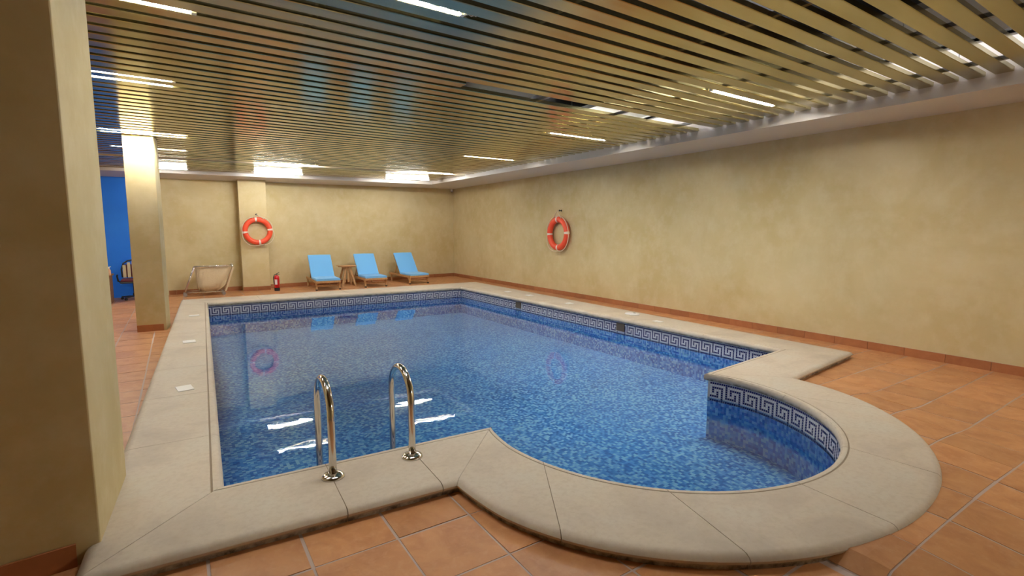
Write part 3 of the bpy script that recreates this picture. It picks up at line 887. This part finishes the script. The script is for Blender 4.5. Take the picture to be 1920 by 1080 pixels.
# bag: lofted rounded-rect rings, saggy bottom
bm = NB(); rows = []
NR = 9; NS = 40
for q in range(NR + 1):
    t = q / NR
    z = zt - 0.008 - t * 0.53
    xl = TLx + 0.015 + 0.02 * t + 0.05 * max(0, t - .8) / .2
    xr = TRx - 0.015 - 0.17 * t - 0.10 * max(0, t - .75) / .25
    hw = 0.155 + 0.035 * math.sin(t * math.pi * .9) - 0.10 * max(0, t - .8) / .2
    cx, hx = (xl + xr) / 2, (xr - xl) / 2
    row = []
    for k in range(NS):
        a = 2 * math.pi * k / NS
        ca, sa = math.cos(a), math.sin(a)
        px = cx + hx * math.copysign(abs(ca) ** 0.45, ca); py = hw * math.copysign(abs(sa) ** 0.45, sa)
        fold = 0.030 * math.sin(11 * a + 6 * t + 2 * math.sin(3 * a)) * (0.35 + t)
        row.append(bm.verts.new((px, py + fold * math.copysign(1, sa), z - 0.035 * math.sin(t * math.pi / 2) * math.cos((px - cx) / max(hx, .01) * 1.5) + 0.01 * math.sin(7 * a) * t)))
    rows.append(row)
for A, B in zip(rows, rows[1:]):
    for k in range(NS): bm.faces.new((A[k], A[(k + 1) % NS], B[(k + 1) % NS], B[k]))
bm.faces.new(rows[-1])
obj('canvas_bag', bm, M_CANVAS, tr, smooth=True)
bm = NB()
g = [[bm.verts.new((TRx - 0.01 - 0.17 * t + 0.035 * s, -0.19 - 0.01 * math.sin(t * 5), zt - 0.01 - 0.52 * t)) for s in (0, 1)] for t in [q / 8 for q in range(9)]]
for A, B in zip(g, g[1:]): bm.faces.new((A[0], A[1], B[1], B[0]))
o = obj('hanging_flap', bm, M_CANVAS, tr); sd = o.modifiers.new('s', 'SOLIDIFY'); sd.thickness = 0.006

# ------------------------------------------------------------------ office chair
ch = tag(empty('office_chair', (-0.80, 12.72, 0)), 'office swivel chair with maroon seat and cream slatted back by blue wall', 'office chair')
for q in range(5):
    a = 2 * math.pi * q / 5 + 0.3
    bm = NB(); bar(bm, (0, 0, 0.075), (0.23 * math.cos(a), 0.23 * math.sin(a), 0.055), 0.035, 0.022); l = obj('base_spoke', bm, M_DARK, ch, bev=0.004)
    bm = NB(); lathe(bm, [(0.010, -0.016), (0.024, -0.014), (0.024, 0.014), (0.010, 0.016)], 12); w_ = obj('castor', bm, M_DARK, ch); w_.rotation_euler = (math.pi / 2, 0, a); w_.location = (0.22 * math.cos(a), 0.22 * math.sin(a), 0.024)
bm = NB(); lathe(bm, [(0.03, 0.06), (0.03, 0.12), (0.018, 0.13), (0.018, 0.34)], 14); obj('gas_column', bm, M_DARK, ch, smooth=False)
bm = NB(); box(bm, -0.21, 0.21, -0.21, 0.21, 0.34, 0.375); obj('seat_shell', bm, M_DARK, ch, bev=0.02)
bm = NB(); box(bm, -0.20, 0.22, -0.21, 0.21, 0.372, 0.42); obj('seat', bm, M_MAROON, ch, bev=0.022)
for s in (-1, 1):
    bm = NB(); tube(bm, [(s * 0.20, 0.02, 0.35), (s * 0.25, 0.02, 0.38), (s * 0.26, -0.02, 0.48), (s * 0.25, -0.08, 0.505)], 0.016, 8); obj('armrest', bm, M_DARK, ch, smooth=True)
bm = NB(); pts = [(-0.19, 0.2, 0.44), (-0.20, 0.22, 0.60), (-0.165, 0.23, 0.72), (-0.09, 0.235, 0.775), (0.0, 0.24, 0.79), (0.09, 0.235, 0.775), (0.165, 0.23, 0.72), (0.20, 0.22, 0.60), (0.19, 0.2, 0.44)]
tube(bm, pts, 0.014, 8); obj('back_frame', bm, M_DARK, ch, smooth=True)
for q in range(5):
    x = -0.152 + q * 0.076; zt_ = 0.76 - abs(x) ** 2 * 3.2
    bm = NB(); box(bm, x - .027, x + .027, 0.205, 0.222, 0.43, zt_); obj('back_slat', bm, M_BEIGE, ch, bev=0.006)
bm = NB(); box(bm, -0.17, 0.17, 0.224, 0.236, 0.44, 0.70); obj('back_shell', bm, M_MAROON, ch, bev=0.01)

# desk edge at far left
dk = tag(empty('desk', (-1.45, 12.35, 0)), 'brown wooden desk end showing beside the near pillar by blue wall', 'desk')
bm = NB(); box(bm, 0.30, 0.325, -0.25, 0.25, 0, 0.52); obj('side_panel', bm, M_DWOOD, dk)
bm = NB(); box(bm, -0.72, -0.695, -0.25, 0.25, 0, 0.52); obj('side_panel', bm, M_DWOOD, dk)
bm = NB(); box(bm, -0.75, 0.35, -0.28, 0.28, 0.52, 0.545); obj('desk_top', bm, M_DWOOD, dk, bev=0.004)
bm = NB(); box(bm, -0.695, 0.30, 0.20, 0.22, 0.12, 0.52); obj('back_panel', bm, M_DWOOD, dk)
pb_ = tag(empty('spray_bottle', (-1.135, 12.22, 0.545)), 'small white bottle with pale top standing on the brown desk', 'bottle')
bm = NB(); lathe(bm, [(0.028, 0), (0.03, 0.01), (0.03, 0.09), (0.014, 0.115), (0.012, 0.13)], 14); obj('body', bm, mat('peach_plastic', (0.75, 0.45, 0.28), 0.5), pb_, smooth=True)
bm = NB(); lathe(bm, [(0.014, 0.125), (0.014, 0.15), (0.006, 0.155)], 10); bar(bm, (0.0, 0, 0.15), (0.035, 0, 0.158), 0.012, 0.012); obj('nozzle', bm, M_PLASTIC, pb_)

# ------------------------------------------------------------------ small things on the coping
def marker(x, y, wx, wy, rz, lab, group='white tiles set on the coping'):
    o = obj('marker_tile', box(NB(), -wx / 2, wx / 2, -wy / 2, wy / 2, 0, 0.007), M_PLASTIC, bev=0.002)
    o.location = (x, y, 0.0702); o.rotation_euler = (0, 0, rz)
    return tag(o, lab, 'tile', group)
marker(-0.028, 4.975, 0.115, 0.16, 0.15, 'white tile on left coping nearest the camera')
marker(0.040, 7.08, 0.13, 0.15, 0.05, 'white tile on left coping, second from the camera')
marker(0.140, 9.24, 0.14, 0.13, 0.05, 'white tile on left coping nearest the trolley')
marker(5.895, 4.98, 0.10, 0.14, 0.0, 'white tile on right coping nearest the round bay')
marker(5.995, 7.15, 0.12, 0.13, 0.0, 'white tile on right coping below the right wall lifebuoy')
marker(6.05, 8.50, 0.14, 0.14, 0.0, 'white tile on right coping between two skimmers, fourth from corner')
marker(6.02, 9.29, 0.12, 0.15, 0.0, 'white tile on right coping nearest the far corner')
bm = NB(); lathe(bm, [(0.10, 0.0), (0.105, 0.006), (0.10, 0.014), (0.07, 0.018), (0.066, 0.016), (0.02, 0.017)], 28)
sl = empty('skimmer_lid', (6.06, 5.65, 0.0702)); tag(sl, 'round white plastic skimmer lid on the right coping', 'lid')
d_ = obj('disc', bm, M_PLASTIC, sl, smooth=True); d_.scale = (1.0, 1.25, 1)
bm = NB(); box(bm, 0.045, 0.062, -0.02, 0.02, 0.016, 0.020); obj('finger_slot', bm, M_DARK, sl)

# little white sensor in the corner
sn = tag(empty('sensor', (7.10, 14.13, 2.60)), 'tiny white sensor with dark lens in the far top corner', 'sensor')
bm = NB(); lathe(bm, [(0.035, 0.0), (0.04, 0.02), (0.04, 0.07)], 14); obj('housing', bm, M_PLASTIC, sn)
bm = NB(); lathe(bm, [(0.010, -0.02), (0.024, -0.012), (0.028, 0.0)], 14); obj('lens', bm, M_DARK, sn)
